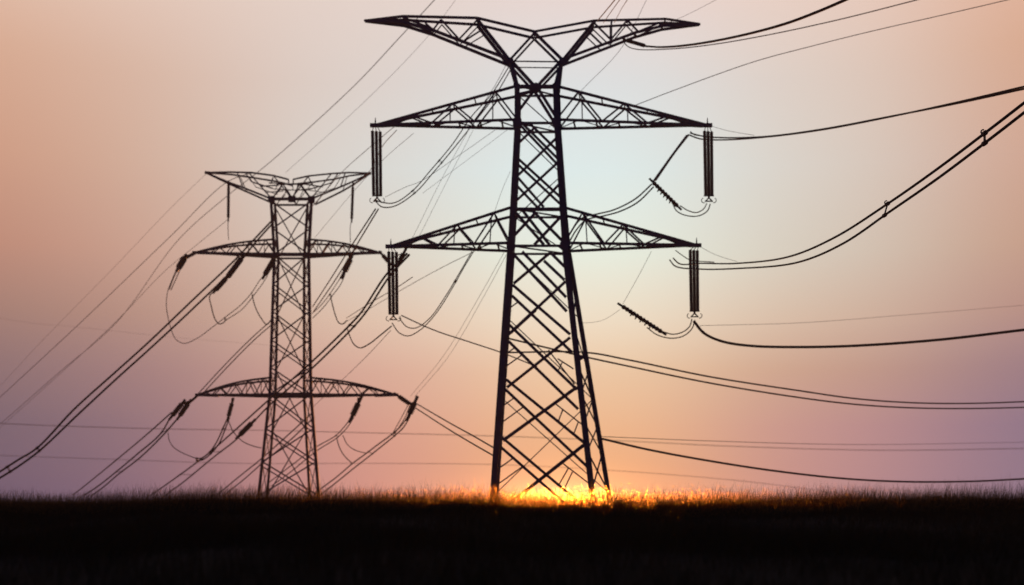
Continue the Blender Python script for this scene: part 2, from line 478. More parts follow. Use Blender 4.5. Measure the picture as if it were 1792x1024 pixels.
for row, w in ((348, .34), (445, .4), (690, .42)):
    q = [leg2(n_, row) for n_ in ('FL', 'FR', 'BR', 'BL')]
    for i in range(4): m.angle(q[i], q[(i+1) % 4], w if i == 0 else .25, .08)
    m.box(q[0], q[1], w*.9, w*.6)
m.build_each('horizontal_brace', M_STEEL2, T2)
def arm2(side, tip, rtop, rbot, nweb, curve):
    f, b = ('FL', 'BL') if side < 0 else ('FR', 'BR')
    tp = P(tip[0], tip[1], D2)
    a = crossarm(T2, side, tp, leg2(f, rtop), leg2(b, rtop), leg2(f, rbot), leg2(b, rbot), nweb, .24, .13, M_STEEL2, curve)
    m = MB(); m.box(tp+Vector((side*.3, 0, 0)), tp-Vector((side*2.6, 0, .1)), .34, .3)
    m.build('tip_plate', M_STEEL2, a, origin=base2)
    m = MB(); m.box(leg2(f, rbot).lerp(tp, .02)+Vector((0, .5, -.1)), leg2(f, rbot).lerp(tp, .93)+Vector((0, .1, 0)), .28, .42)
    m.build('bottom_beam', M_STEEL2, a, origin=base2)
    return tp
T2_ML = arm2(-1, (341, 442), 419, 444, 9, .3)
T2_MR = arm2(1, (664, 442), 419, 444, 9, .3)
T2_LL = arm2(-1, (346, 691), 661, 690, 9, .38)
T2_LR = arm2(1, (693, 691), 661, 690, 9, .38)
def head2():
    yy = lambda px: float(np.interp(abs(px-510), [0, 60, 140], [1, 1, 0]))
    for side, tip, top, low, webs in (
        (-1, (360, 302), [(402, 301), (440, 302), (478, 307), (505, 314)], [(400, 319), (425, 328), (475, 348)],
         [(437,304,474,346),(478,307,511,348),(430,303,440,318),(415,302,425,327),(478,310,474,322),(455,326,488,324),(505,314,505,322),(505,322,470,320),(492,330,475,348),(440,318,478,330)]),
        (1, (648, 303), [(610, 302), (578, 304), (540, 308), (513, 314)], [(617, 318), (596, 327), (545, 348)],
         [(580,304,546,346),(540,308,510,348),(592,303,580,320),(604,303,596,327),(540,310,546,324),(565,327,530,322),(513,314,513,322),(513,322,548,318),(526,322,545,348),(580,320,540,332)])):
        pt = lambda c, s: P(c[0], c[1], D2-1.7*yy(c[0]))+Vector((0, 1.7*yy(c[0])*(1+s), 0))
        m = MB()
        for s in (-1, 1):
            for chain, w in (([tip]+top, .2), ([tip]+low, .22)):
                for a, b in zip(chain[:-1], chain[1:]): m.angle(pt(a, s), pt(b, s), w, .05)
        m.box(pt(tip, 0)+Vector((side*.1, 0, 0)), pt((tip[0]-side*10, tip[1]+1), 0), .3, .3)
        h = m.build('earth_wire_horn', M_STEEL2, T2)
        m = MB()
        for x0, r0, x1, r1 in webs:
            m.angle(pt((x0, r0), -1), pt((x1, r1), -1), .14, .03); m.angle(pt((x0, r0), 1), pt((x1, r1), 1), .09, .03)
        m.build_each('web_brace', M_STEEL2, h, origin=base2)
    m = MB()
    for row0, px0, row1, px1 in [(322, 495, 348, 512), (322, 524, 348, 511), (322, 484, 322, 534), (322, 495, 348, 476), (322, 524, 348, 544)]:
        m.angle(P(px0, row0, D2-1.7), P(px1, row1, D2-1.7), .17, .03); m.angle(P(px0, row0, D2-1.7)+Vector((0, 3.4, 0)), P(px1, row1, D2-1.7)+Vector((0, 3.4, 0)), .1, .03)
    m.build_each('head_brace', M_STEEL2, T2)
    m = MB(); 
    for px, r in ((475, .42), (545, .42), (511, .45)): m.box(P(px, 343, D2-2), P(px, 354, D2-2), r*2, .12)
    m.build_each('gusset_plate', M_STEEL2, T2)
head2()

# ------------------------------------------------------------------ insulators
def shed_profile(n, r, core):
    pr = [(0, core)]
    for i in range(n):
        a = (i+.1)/n; pr += [(a, core), (a+.25/n, r), (a+.55/n, r*.96), (a+.8/n, core)]
    pr.append((1, core)); return pr
def shed_bar(m, a, b, n, r, core=None): m.lathe(a, b, shed_profile(n, r, core or r*.72), 9)

def triple(tip, px, rtop, rbot, label, mirror=1):
    """three long rods hanging side by side from an arm tip"""
    c = P(px, rtop, D1)
    t = thing('insulator_string', label, 'insulator', tip+Vector((0, 0, -.1)), 'triple insulator strings under the crossarm tips')
    sp = .31
    for k in (-1, 0, 1):
        a = P(px, rtop, D1)+Vector((k*sp, .12*k, 0)); b = P(px+1.5, rbot, D1)+Vector((k*sp*.92, .12*k, 0))
        m = MB(); shed_bar(m, a, b, 34, .145, .132); m.build('insulator_rod', M_INS, t)
        m = MB(); m.rod(a, Vector((tip.x+k*.16, tip.y, tip.z-.1)), .035); m.build('hanger_link', M_FIT, t)
    b = P(px+1.5, rbot, D1)
    m = MB()
    m.box(b+Vector((-.42, 0, -.03)), b+Vector((.42, 0, -.03)), .1, .12)
    m.box(b+Vector((0, 0, 0)), b+Vector((0, 0, -.28)), .16, .16)
    m.box(b+Vector((0, 0, -.2)), b+Vector((-.3, 0, -.52)), .1, .1); m.box(b+Vector((0, 0, -.2)), b+Vector((.3, 0, -.52)), .1, .1)
    m.box(b+Vector((-.34, 0, -.5)), b+Vector((.34, 0, -.5)), .09, .1)
    m.build('yoke_plate', M_FIT, t)
    for k in (-1, 1):
        m = MB(); m.torus(b+Vector((k*.42, 0, -.42)), (0, 1, .15), .2, .035, 14, -1.2 if k > 0 else math.pi-1.9, 1.9 if k > 0 else math.pi+1.2)
        m.build('arcing_horn', M_FIT, t)
    return b+Vector((0, 0, -.52))
B_UL = triple(TIP_UL, 658.5, 230, 342, 'triple black insulator rods under the larger tower\'s upper left arm tip')
B_UR = triple(TIP_UR, 1239, 230, 342, 'triple black insulator rods under the larger tower\'s upper right arm tip')
B_LL = triple(TIP_LL, 687, 441, 549, 'triple black insulator rods under the larger tower\'s lower left arm tip')
B_LR = triple(TIP_LR, 1214, 438, 544, 'triple black insulator rods under the larger tower\'s lower right arm tip')

def tension(label, p0, p1, Y0, Y1, r, group, n=14, link=None, bumps=False):
    """a single shed insulator between two photo points, with end caps and an optional link beyond it"""
    a, b = P(p0[0], p0[1], Y0), P(p1[0], p1[1], Y1)
    t = thing('insulator_string', label, 'insulator', a, group)
    m = MB(); shed_bar(m, a, b, n, r); m.build('insulator_rod', M_INS, t)
    m = MB()
    d = (b-a).normalized()
    m.rod(a-d*r*2.4, a+d*r*.8, r*.5); m.rod(b-d*r*.8, b+d*r*2.4, r*.5)
    m.build_each('end_cap', M_FIT, t)
    if link:
        m = MB(); m.box(P(link[0], link[1], link[2]), a, r*.8, r*.8); m.build('hanger_link', M_FIT, t)
    if bumps:
        m = MB()
        for k in range(5):
            c = a.lerp(b, .25+.12*k); m.rod(c, c+Vector((-.16, 0, -.3)), .07, 6, .05)
        m.build('arcing_horn', M_FIT, t)
    return t
G2 = 'single insulators on the smaller tower'
G1 = 'slanting insulators hung below the larger tower\'s right arms'
tension('black knobbly insulator bar slanting below the upper right arm', (1143, 319), (1186, 361), 120, 120, .19, G1, 9, None, True)
tension('black knobbly insulator bar slanting below the lower right arm', (1089, 536), (1158, 581), 120, 120, .2, G1, 12, None, True)
tension('short black insulator under the underside of the right horn', (1097, 71), (1128, 80), 119.5, 117.5, .17, None, 10, (1088, 66, 119.8))
tension('slim upright ribbed insulator hanging from the smaller tower\'s left horn', (400, 323), (399.5, 381), D2, D2, .2, G2, 16, (400, 317, D2))
tension('slim upright ribbed insulator hanging from the smaller tower\'s right horn', (617.5, 328), (615.5, 383), D2, D2, .2, G2, 16, (618, 318, D2))
tension('stubby insulator at the left tip of the smaller tower\'s middle arm', (322, 453), (313, 468), D2, D2+2, .42, G2, 6, (341, 443, D2))
tension('long dark insulator beside the paired cables left of the smaller tower', (422, 453), (399, 484), D2, D2+3, .38, G2, 10)
tension('lower dark insulator next along the paired cables left of the smaller tower', (395, 488), (378, 507), D2+3, D2+5, .34, G2, 8)
tension('dark insulator slanting off the smaller tower\'s left leg below its middle arm', (479, 455), (464, 480), D2-2, D2, .36, G2, 9)
tension('thick dark insulator below the right half of the smaller tower\'s middle arm', (613, 454), (603, 475), D2, D2, .42, G2, 9, (612, 446, D2))
tension('short dark insulator at the right tip of the smaller tower\'s middle arm', (670, 447), (680, 458), D2, D2, .3, G2, 7, (664, 442, D2))
tension('stub insulator under the larger tower\'s lower left arm beside the triple rods', (706, 444), (700, 456), 121, 121, .24, None, 6, (710, 437, 121))
tension('outer of two insulators at the left tip of the smaller tower\'s bottom arm', (318, 707), (302, 727), D2, D2+1, .32, G2, 8, (331, 703, D2))
tension('inner of two insulators at the left tip of the smaller tower\'s bottom arm', (329, 707), (315, 727), D2, D2+1, .32, G2, 8, (346, 692, D2))
tension('small insulator hanging under the left half of the smaller tower\'s bottom arm', (406, 706), (400, 728), D2, D2, .3, G2, 9, (407, 697, D2))
tension('grey insulator along a cable beside the smaller tower\'s left leg, below its bottom arm', (440, 741), (420, 761), D2+1, D2+2, .34, G2, 10)
tension('dark insulator hanging under the right half of the smaller tower\'s bottom arm', (627, 706), (617, 727), D2, D2, .42, G2, 9, (628, 696, D2))
tension('bar insulator reaching out from the right tip of the smaller tower\'s bottom arm', (698, 694), (717, 707), D2, D2, .32, G2, 9, (693, 691, D2))
tension('downward insulator at the outer right end of the smaller tower\'s bottom arm', (725, 706), (717, 724), D2, D2, .42, G2, 8, (717, 707, D2))

# ------------------------------------------------------------------ wires
def spline(pts, n=14):
    P_ = [np.array(p, float) for p in pts]
    if len(P_) == 2: P_ = [P_[0], (P_[0]*2+P_[1])/3, (P_[0]+P_[1]*2)/3, P_[1]]
    ext = [2*P_[0]-P_[1]]+P_+[2*P_[-1]-P_[-2]]
    out = []
    for i in range(1, len(ext)-2):
        p0, p1, p2, p3 = ext[i-1:i+3]
        k = lambda a, b: max(1e-3, np.linalg.norm(b-a)**.5)
        t0 = 0; t1 = t0+k(p0, p1); t2 = t1+k(p1, p2); t3 = t2+k(p2, p3)
        for t in np.linspace(t1, t2, n, endpoint=False):
            A1 = (t1-t)/(t1-t0)*p0+(t-t0)/(t1-t0)*p1; A2 = (t2-t)/(t2-t1)*p1+(t-t1)/(t2-t1)*p2; A3 = (t3-t)/(t3-t2)*p2+(t-t2)/(t3-t2)*p3
            B1 = (t2-t)/(t2-t0)*A1+(t-t0)/(t2-t0)*A2; B2 = (t3-t)/(t3-t1)*A2+(t-t1)/(t3-t1)*A3
            out.append((t2-t)/(t2-t1)*B1+(t-t1)/(t2-t1)*B2)
    out.append(P_[-1]); return out
def wire_pts(pts, Y0, Y1):
    q = spline(pts); d = [0]
    for a, b in zip(q[:-1], q[1:]): d.append(d[-1]+float(np.linalg.norm(b-a)))
    # distance runs evenly in 1/Y so that the cable stays a plane curve in space
    W = [P(a[0], a[1], 1/((1/Y0)+(1/Y1-1/Y0)*s/d[-1])) for a, s in zip(q, d)]
    out = lambda p: p[0] < -1 or p[0] > 1792 or p[1] < -1
    def run_on(end, inner):            # the span goes on well past what the camera sees
        t = (end-inner).normalized(); up = Vector((0, 0, 1))
        return [end + t*k + up*(.0006*k*k) for k in range(4, 61, 4)]
    if out(pts[-1]): W = W + run_on(W[-1], W[-4])
    if out(pts[0]): W = run_on(W[0], W[3])[::-1] + W
    return W
def wire(name, label, cat, pts, Y0, Y1, r, group=None, twin=None, spacers=(), big=False):
    r *= (1.75 if group in (GL, GR) else 1.5) if name == 'conductor' else (1.45 if name == 'jumper_cable' else 1.0)
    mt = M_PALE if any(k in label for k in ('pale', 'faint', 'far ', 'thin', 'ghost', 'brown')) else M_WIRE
    A = wire_pts(pts, Y0, Y1)
    if twin is None:
        m = MB(); m.tube(A, r); o = m.build(name, mt, None, origin=A[0], smooth=True)
        return tag(o, label, cat, group)
    B = wire_pts(twin, Y0, Y1) if isinstance(twin, list) else [p+Vector((twin[0], 0, -twin[1])) for p in A]
    t = thing(name, label, cat, A[0], group)
    for Q in (A, B):
        m = MB(); m.tube(Q, r); m.build('strand', mt, t, smooth=True)
    for sx in spacers:
        i = min(range(len(A)), key=lambda k: abs(HX+A[k].x/A[k].y*F-sx)); j = min(range(len(B)), key=lambda k: (B[k]-A[i]).length)
        a, b = A[i], B[j]; dr = (A[min(i+1, len(A)-1)]-A[max(0, i-1)]).normalized()
        m = MB(); k = 1.0 if big else .8
        for s in (-.06, .06):
            m.box(a+dr*s, b+dr*s, r*.7*k, r*.7*k)
        for c in (a, b): m.rod(c-dr*.14, c+dr*.14, r*1.7*k, 8)
        if big: m.torus(a-dr*.14+Vector((0, 0, r*1.6)), (0, 1, 0), r*1.5, r*.5, 10, .5, 5)
        m.build('spacer', M_FIT, t)
    return t
GR = 'conductors running off to the right'
GL = 'conductors sloping down to the left'
GH = 'far horizontal wires'
GJ = 'jumper loops on the larger tower'
GK = 'jumper loops on the smaller tower'
# right of the larger tower
wire('conductor', 'paired black cable with two spacer clamps, rising steeply to the right edge', 'power line',
     [(1178,452),(1190,462),(1225,461),(1290,461),(1380,449.5),(1460,416),(1553,357),(1640,296),(1723,233.5),(1795,178)], 119.5, 52, .034, GR,
     [(1172,455),(1182,466),(1225,471),(1290,470),(1395,459.5),(1474,427),(1560,368.5),(1645,309.5),(1735,241.5),(1795,195)], (1556, 1724), True)
wire('conductor', 'paired cable drawn close together, leaving the upper right arm toward the right edge', 'power line',
     [(1205,236),(1225,243),(1262,245),(1340,240),(1440,227),(1560,204),(1680,178),(1795,151)], 119.5, 84, .036, GR,
     [(1208,233),(1228,238),(1262,241),(1340,239),(1440,226),(1560,203.5),(1680,180),(1795,155)])
wire('conductor', 'thick dark cable sagging below the lower right triple insulator to the right edge', 'power line',
     [(1214,562),(1232,583),(1262,597),(1310,605),(1400,607.5),(1500,605),(1640,595),(1795,577)], 120, 112, .072, GR)
wire('conductor', 'dark cable curving up to the top edge from under the right horn', 'power line',
     [(1131,81),(1155,82.5),(1200,79.5),(1280,66),(1370,43),(1430,21),(1486,-3)], 117.5, 80, .05, GR)
wire('conductor', 'thin pale brown cable just beneath the dark one that leaves the right horn', 'power line',
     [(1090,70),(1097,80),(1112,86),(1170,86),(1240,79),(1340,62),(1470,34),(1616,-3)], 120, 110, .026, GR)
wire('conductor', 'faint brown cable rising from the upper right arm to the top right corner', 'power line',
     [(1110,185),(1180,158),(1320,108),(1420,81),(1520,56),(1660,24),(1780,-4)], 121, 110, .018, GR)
wire('conductor', 'paired sagging cable passing behind the larger tower\'s legs to the right edge', 'power line',
     [(704,553),(800,590),(880,617),(1026,617),(1100,630),(1240,659),(1400,684),(1500,698),(1600,705),(1700,706),(1795,703)][2:], 121.5, 150, .046, GR,
     [(880,590),(1026,625),(1100,641),(1240,670),(1400,696),(1500,708),(1600,714),(1700,715),(1795,713)])
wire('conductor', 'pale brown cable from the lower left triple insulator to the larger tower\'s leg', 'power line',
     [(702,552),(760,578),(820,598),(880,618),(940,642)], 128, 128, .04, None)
wire('conductor', 'lowest dark cable sagging just above the grass on the right', 'power line',
     [(1054,768),(1130,786),(1220,803),(1340,822),(1470,837),(1580,843),(1700,842.5),(1795,838)], 123.2, 150, .06, GR)
wire('power_cable', 'upper of two faint wires low on the right, starting at the larger tower\'s leg', 'power line', [(1051,764),(1250,772),(1500,778),(1795,774)], 123, 260, .032, GH)
wire('power_cable', 'upper far wire lying level across the whole view behind both towers', 'power line',
     [(-5,741),(120,746),(300,751),(455,753),(620,757),(860,763),(1075,771),(1280,781),(1540,788),(1795,785)], 440, 420, .1, GH)
wire('power_cable', 'lower far wire lying level at left, sinking into the grass at right', 'power line',
     [(-5,797),(200,804),(420,811),(640,811),(862,813),(1050,822),(1300,842),(1480,866),(1560,880)], 440, 440, .075, GH)
wire('power_cable', 'faint far wire crossing from the lower right insulator to the right edge', 'power line',
     [(1225,570),(1400,565),(1600,550),(1795,534)], 120, 200, .02, GH)
wire('power_cable', 'very thin pale wire off the upper right arm tip', 'power line', [(1240,219),(1270,228),(1320,237)], 120, 118, .018)
wire('power_cable', 'very thin pale wire off the lower right arm tip', 'power line', [(1222,430),(1250,445),(1290,458)], 120, 118, .018)
# above the right horn
for lab, pts, r in (('leftmost dark wire slanting from the right horn to the top edge', [(1080,-5),(1062,17),(1046,36)], .04),
                    ('second wire slanting from the right horn to the top edge', [(1088,-5),(1072,17),(1056,40)], .03),
                    ('third wire slanting from the right horn to the top edge', [(1101,-5),(1088,15),(1075,40)], .025)):
    wire('earth_wire', lab, 'power line', pts, 95, 119.2, r, 'wires above the right horn')
wire('earth_wire', 'long pale wire slanting from the top edge down behind the right horn', 'power line', [(1134,-5),(1086,86),(1020,156),(960,224)], 110, 121.4, .018, 'wires above the right horn')
wire('earth_wire', 'faintest wire from the outer right horn to the top edge', 'power line', [(1262,-5),(1200,27),(1152,47)], 112, 119.8, .014, 'wires above the right horn')
# jumper loops, larger tower
def jumper(label, pts, Y0, Y1, r, tw=None, g=GJ, sp=(), nm='jumper_cable'): return wire(nm, label, 'cable', pts, Y0, Y1, r, g, tw, sp)
jumper('paired jumper looping from the upper left triple insulator up to the crossarm', [(655,349),(668,354),(690,355),(722,334),(752,300),(790,255),(826,203),(860,165),(890,118)], 120, 123, .035,
       [(657,352),(668,362),(690,361),(728,336),(760,300),(797,256),(832,212),(868,165),(893,123)], sp=(722, 768))
jumper('paired jumper looping from the lower left triple insulator up to the crossarm', [(698,556),(712,572),(728,574),(752,557),(780,518),(804,478),(826,440)], 120, 122, .032,
       [(686,565),(698,582),(714,588),(736,577),(762,550),(790,507),(812,468),(829,440)], sp=(795,))
jumper('loop hanging between the upper right triple insulator and its slanting bar', [(1237,356),(1231,366),(1219,372),(1205,369),(1190,360)], 120, 120, .034, [(1243,357),(1238,369),(1222,378),(1200,377),(1184,369),(1177,356)])
jumper('loop hanging between the lower right triple insulator and its slanting bar', [(1211,558),(1207,571),(1195,581),(1178,585),(1158,580)], 120, 120, .034, [(1216,560),(1211,575),(1196,588),(1174,592),(1150,586),(1132,573)])
jumper('stout pale drop rod from the upper right arm to the slanting bar', [(1205,236),(1180,268),(1147,316)], 120, 120, .065, [(1202,237),(1176,272),(1143,318)])
jumper('paired cable from the upper slanting bar down behind the lower right arm', [(1141,322),(1112,348),(1075,367),(1048,374),(1020,381),(1004,398),(992,420)], 120, 123, .045, [(1144,327),(1116,354),(1085,370),(1056,378),(1026,385),(1009,402),(997,422)])
jumper('thin pale wire dropping from the lower right arm to its slanting bar', [(1140,440),(1118,482),(1090,532)], 121, 120, .012)
jumper('thin pale wire from the lower slanting bar back to the tower leg', [(1085,542),(1060,558),(1040,564),(1016,565)], 120, 121, .01)
jumper('short clip cable at the right end of the upper right arm', [(1208,230),(1215,236),(1232,238)], 120.3, 120.3, .03)
jumper('short clip cable at the right end of the lower right arm', [(1182,438),(1194,447),(1208,455),(1250,459)], 120.3, 119.6, .03)
# larger tower toward the lower left
wire('conductor', 'paired pale cable from the upper left triple insulator down to the smaller tower', 'power line', [(657,366),(614,432),(580,486),(547,537)], 120, 171, .038, GL, [(662,366),(621,434),(588,488),(549,545)])
wire('conductor', 'long paired cable from the lower left arm passing behind the smaller tower to the grass', 'power line',
     [(712,444),(675,482),(632,547),(612,569),(547,632),(468,702),(409,755),(368,791),(330,820),(281,855),(262,868)], 123, 240, .058, GL,
     [(716,446),(683,482),(640,547),(618,573),(551,640),(470,711),(416,767),(374,800),(318,846),(296,862),(288,870)], (612, 368, 316))
wire('jumper_cable', 'deep single loop left of the lower left triple insulator', 'cable', [(685,571),(664,588),(646,602),(630,609),(619,602),(612,588),(607,573)], 120, 140, .04, GJ)
wire('power_cable', 'thin stub wire slanting right from behind the lower left triple insulator', 'power line', [(722,485),(695,503),(650,529),(606,557)], 121, 160, .035)
wire('power_cable', 'thin clipped wire below the stub wire left of the lower left triple insulator', 'power line', [(830,440),(770,470),(712,502),(640,544),(600,566)], 121.8, 160, .026, None)
wire('power_cable', 'pale line from the lower left triple insulator toward the smaller tower\'s bottom arm', 'power line', [(684,578),(647,618),(600,664),(548,712)], 122, 176, .025)
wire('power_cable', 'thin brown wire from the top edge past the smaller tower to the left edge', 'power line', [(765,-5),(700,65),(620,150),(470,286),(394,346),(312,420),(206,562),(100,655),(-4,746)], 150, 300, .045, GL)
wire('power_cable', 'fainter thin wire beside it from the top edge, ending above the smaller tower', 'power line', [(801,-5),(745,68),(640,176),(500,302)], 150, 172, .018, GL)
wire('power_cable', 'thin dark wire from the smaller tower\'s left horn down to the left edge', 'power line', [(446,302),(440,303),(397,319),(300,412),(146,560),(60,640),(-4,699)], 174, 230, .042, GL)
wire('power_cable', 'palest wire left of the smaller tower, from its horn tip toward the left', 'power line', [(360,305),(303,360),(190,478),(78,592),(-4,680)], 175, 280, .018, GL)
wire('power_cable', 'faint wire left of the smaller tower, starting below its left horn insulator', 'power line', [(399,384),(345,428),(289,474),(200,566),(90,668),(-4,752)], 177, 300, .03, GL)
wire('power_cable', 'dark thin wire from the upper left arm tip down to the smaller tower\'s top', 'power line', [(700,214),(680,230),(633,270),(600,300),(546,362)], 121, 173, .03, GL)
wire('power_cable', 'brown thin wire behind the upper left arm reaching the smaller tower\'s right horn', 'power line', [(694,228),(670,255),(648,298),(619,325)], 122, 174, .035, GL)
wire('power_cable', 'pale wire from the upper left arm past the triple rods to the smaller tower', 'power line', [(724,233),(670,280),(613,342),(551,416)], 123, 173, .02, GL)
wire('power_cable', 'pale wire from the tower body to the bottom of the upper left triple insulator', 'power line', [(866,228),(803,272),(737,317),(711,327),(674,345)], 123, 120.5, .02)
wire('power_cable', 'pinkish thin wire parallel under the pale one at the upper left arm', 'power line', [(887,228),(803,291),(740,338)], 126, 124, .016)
wire('power_cable', 'ghostly paired wires running from the upper left arm to the lower left arm', 'power line', [(820,228),(780,300),(722,416)], 121.8, 121, .016, None, [(828,228),(790,302),(734,413)])
wire('power_cable', 'ghostly paired wires from the lower left arm to the smaller tower\'s bottom right tip', 'power line', [(882,442),(840,517),(778,620),(718,694)], 122, 176, .02, None, [(886,446),(846,520),(786,622),(726,694)])
wire('power_cable', 'ghostly short wire beside the larger tower\'s left leg between its arms', 'power line', [(893,300),(880,330),(866,369)], 122, 121.5, .014)
wire('power_cable', 'thin wire from the larger tower\'s neck down to its upper left arm', 'power line', [(886,113),(866,150),(845,182)], 122, 122.5, .022)
# smaller tower
wire('conductor', 'strong paired cable with spacer clamps running from the smaller tower to the bottom left edge', 'power line',
     [(476,386),(440,424),(411,455),(330,532),(260,599),(200,653),(130,716),(65,784),(30,806),(-4,828)], 173, 150, .062, GL,
     [(478,390),(444,428),(416,463),(340,538),(266,607),(205,662),(136,726),(69,789),(34,815),(-4,839)], (65, 13))
jumper('large faint loop hanging off the left tip of the smaller tower\'s middle arm', [(309,470),(297,500),(294,508),(291,530),(293,550),(299,575),(308,594),(322,601),(345,592),(370,574),(392,557)], D2, D2, .032, None, GK)
jumper('short paired cable from the left tip insulator to the large faint loop', [(313,468),(304,486),(296,507)], D2, D2, .04, [(317,468),(308,488),(299,508)], GK)
jumper('narrow loop between the two insulated cables left of the smaller tower', [(376,509),(367,518),(370,537),(377,560),(384,567),(393,563),(394,556)], D2, D2, .05, None, GK)
jumper('paired cable from the leg insulator down to the narrow loop', [(463,481),(455,490),(440,513),(420,535),(393,556)], D2, D2+5, .034, [(468,483),(459,497),(444,517),(424,541),(396,560)], GK, (440, 393))
jumper('short loop from the leg insulator\'s clamp back to the smaller tower', [(441,516),(447,538),(457,557),(467,568),(474,560)], D2, D2, .045, None, GK)
wire('conductor', 'faint paired cable from the smaller tower\'s left leg down to its bottom arm tip', 'power line', [(478,558),(440,592),(396,636),(346,690)], D2, D2+3, .036, GL, [(478,566),(446,594),(404,636),(352,692)])
jumper('paired cable from the right middle-arm insulator down to the smaller tower\'s leg', [(602,478),(592,492),(577,515),(562,534),(546,549)], D2, D2, .036, [(604,480),(596,498),(582,517),(566,538),(547,557)], GK, (577,))
jumper('loop hanging right of the smaller tower under its middle arm', [(578,516),(582,534),(587,552),(593,565),(600,567),(607,561)], D2, 165, .048, None, GK)
jumper('short stub cable from the smaller tower\'s right tip to the larger tower', [(676,455),(690,450),(700,445)], D2, 150, .04, None, GK)
jumper('thin tail wire under the smaller tower\'s left horn insulator', [(399.5,382),(399,397),(400,420)], D2, D2, .03, None, GK)
jumper('thin tail wire under the smaller tower\'s right horn insulator', [(615.5,384),(613,398),(613,425)], D2, D2, .03, None, GK)
wire('conductor', 'paired cable from the left end of the smaller tower\'s bottom arm to the grass', 'power line',
     [(299,729),(281,759),(240,795),(203,826),(170,852),(145,868)], D2, 230, .058, GL, [(314,729),(284,763),(246,800),(206,831),(184,850),(160,868)], (282, 204))
wire('conductor', 'thin upper cable above the left end bundle running into the grass', 'power line', [(300,722),(262,756),(200,808),(146,852),(128,866)], D2, 230, .05, GL)
jumper('faint loop from the left end bundle across to the hanging jumper', [(294,757),(296,770),(303,782),(320,793),(342,802)], D2, D2, .036, None, GK)
jumper('paired jumper dropping from the bottom arm\'s left insulator to the long cable', [(399,730),(390,750),(380,772),(367,791),(352,802),(342,802)], D2, D2, .055, [(402,730),(394,751),(384,775),(370,793),(354,805),(343,806)], GK, (390, 367, 344))
jumper('thin loop right of the hanging jumper, reaching the smaller tower\'s left leg', [(400,737),(408,755),(424,772),(444,781),(458,784)], D2, D2, .04, None, GK)
wire('conductor', 'paired cable from the foot of the smaller tower\'s left leg down into the grass', 'power line', [(545,724),(500,765),(456,804),(420,833),(385,862),(378,868)], 185, 225, .05, GL, [(550,730),(506,772),(462,808),(428,838),(396,864),(390,870)])
jumper('paired cable from the right bottom-arm insulator across the smaller tower', [(616,729),(604,745),(588,762),(554,782),(500,822),(470,845)], D2, 182, .042, [(619,731),(607,749),(590,766),(556,788),(506,828),(476,850)], GK, (588,))
jumper('thin loop below the right bottom-arm insulator', [(589,766),(594,783),(602,797),(616,811)], D2, D2, .042, None, GK)
jumper('fainter inner loop below the right bottom-arm insulator', [(600,762),(608,778),(622,788),(640,793)], D2, D2, .036, None, GK)
wire('conductor', 'paired cable from the far right insulator of the bottom arm sloping left to the grass', 'power line',
     [(716,726),(702,745),(686,760),(660,779),(639,795),(617,811),(590,834),(558,858),(548,866)], D2, 215, .05, GL, [(718,728),(706,748),(689,764),(663,785),(643,801),(621,818),(594,840),(566,862),(558,869)], (686, 645))
wire('conductor', 'short paired cable between the two right-hand bottom-arm insulators and their clamp', 'power line', [(714,709),(703,730),(687,759)], D2, D2, .036, None, [(717,710),(708,732),(690,760)])
wire('conductor', 'paired cable from the smaller tower\'s bottom right tip down to the larger tower\'s leg', 'power line', [(728,706),(790,742),(830,764),(868,786)], D2, 122, .045, None, [(724,712),(786,752),(826,776),(868,800)])
# far horizontals
wire('power_cable', 'very faint far wire at the left edge, above the other level ones', 'power line', [(-5,556),(60,566),(130,572),(300,590),(470,604)], 430, 430, .022, GH)

# ------------------------------------------------------------------ grass
def grass_material(name, wr, ior, rough):
    m = bpy.data.materials.new(name); m.use_nodes = True
    t = m.node_tree; t.nodes.clear()
    n = lambda k: t.nodes.new(k)
    geo_ = n('ShaderNodeNewGeometry'); cr = n('ShaderNodeValToRGB')
    t.links.new(geo_.outputs['Random Per Island'], cr.inputs[0])
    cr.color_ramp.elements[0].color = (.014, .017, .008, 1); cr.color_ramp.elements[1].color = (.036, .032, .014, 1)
    df = n('ShaderNodeBsdfDiffuse'); t.links.new(cr.outputs[0], df.inputs[0])
    tr = n('ShaderNodeBsdfTranslucent'); t.links.new(cr.outputs[0], tr.inputs[0])
    rf = n('ShaderNodeBsdfRefraction'); rf.inputs['Color'].default_value = (.95, .62, .2, 1); rf.inputs['IOR'].default_value = ior; rf.inputs['Roughness'].default_value = rough
    m1 = n('ShaderNodeMixShader'); m1.inputs[0].default_value = .2
    t.links.new(df.outputs[0], m1.inputs[1]); t.links.new(tr.outputs[0], m1.inputs[2])
    m2 = n('ShaderNodeMixShader'); m2.inputs[0].default_value = wr
    t.links.new(m1.outputs[0], m2.inputs[1]); t.links.new(rf.outputs[0], m2.inputs[2])
    o = n('ShaderNodeOutputMaterial'); t.links.new(m2.outputs[0], o.inputs[0])
    return m
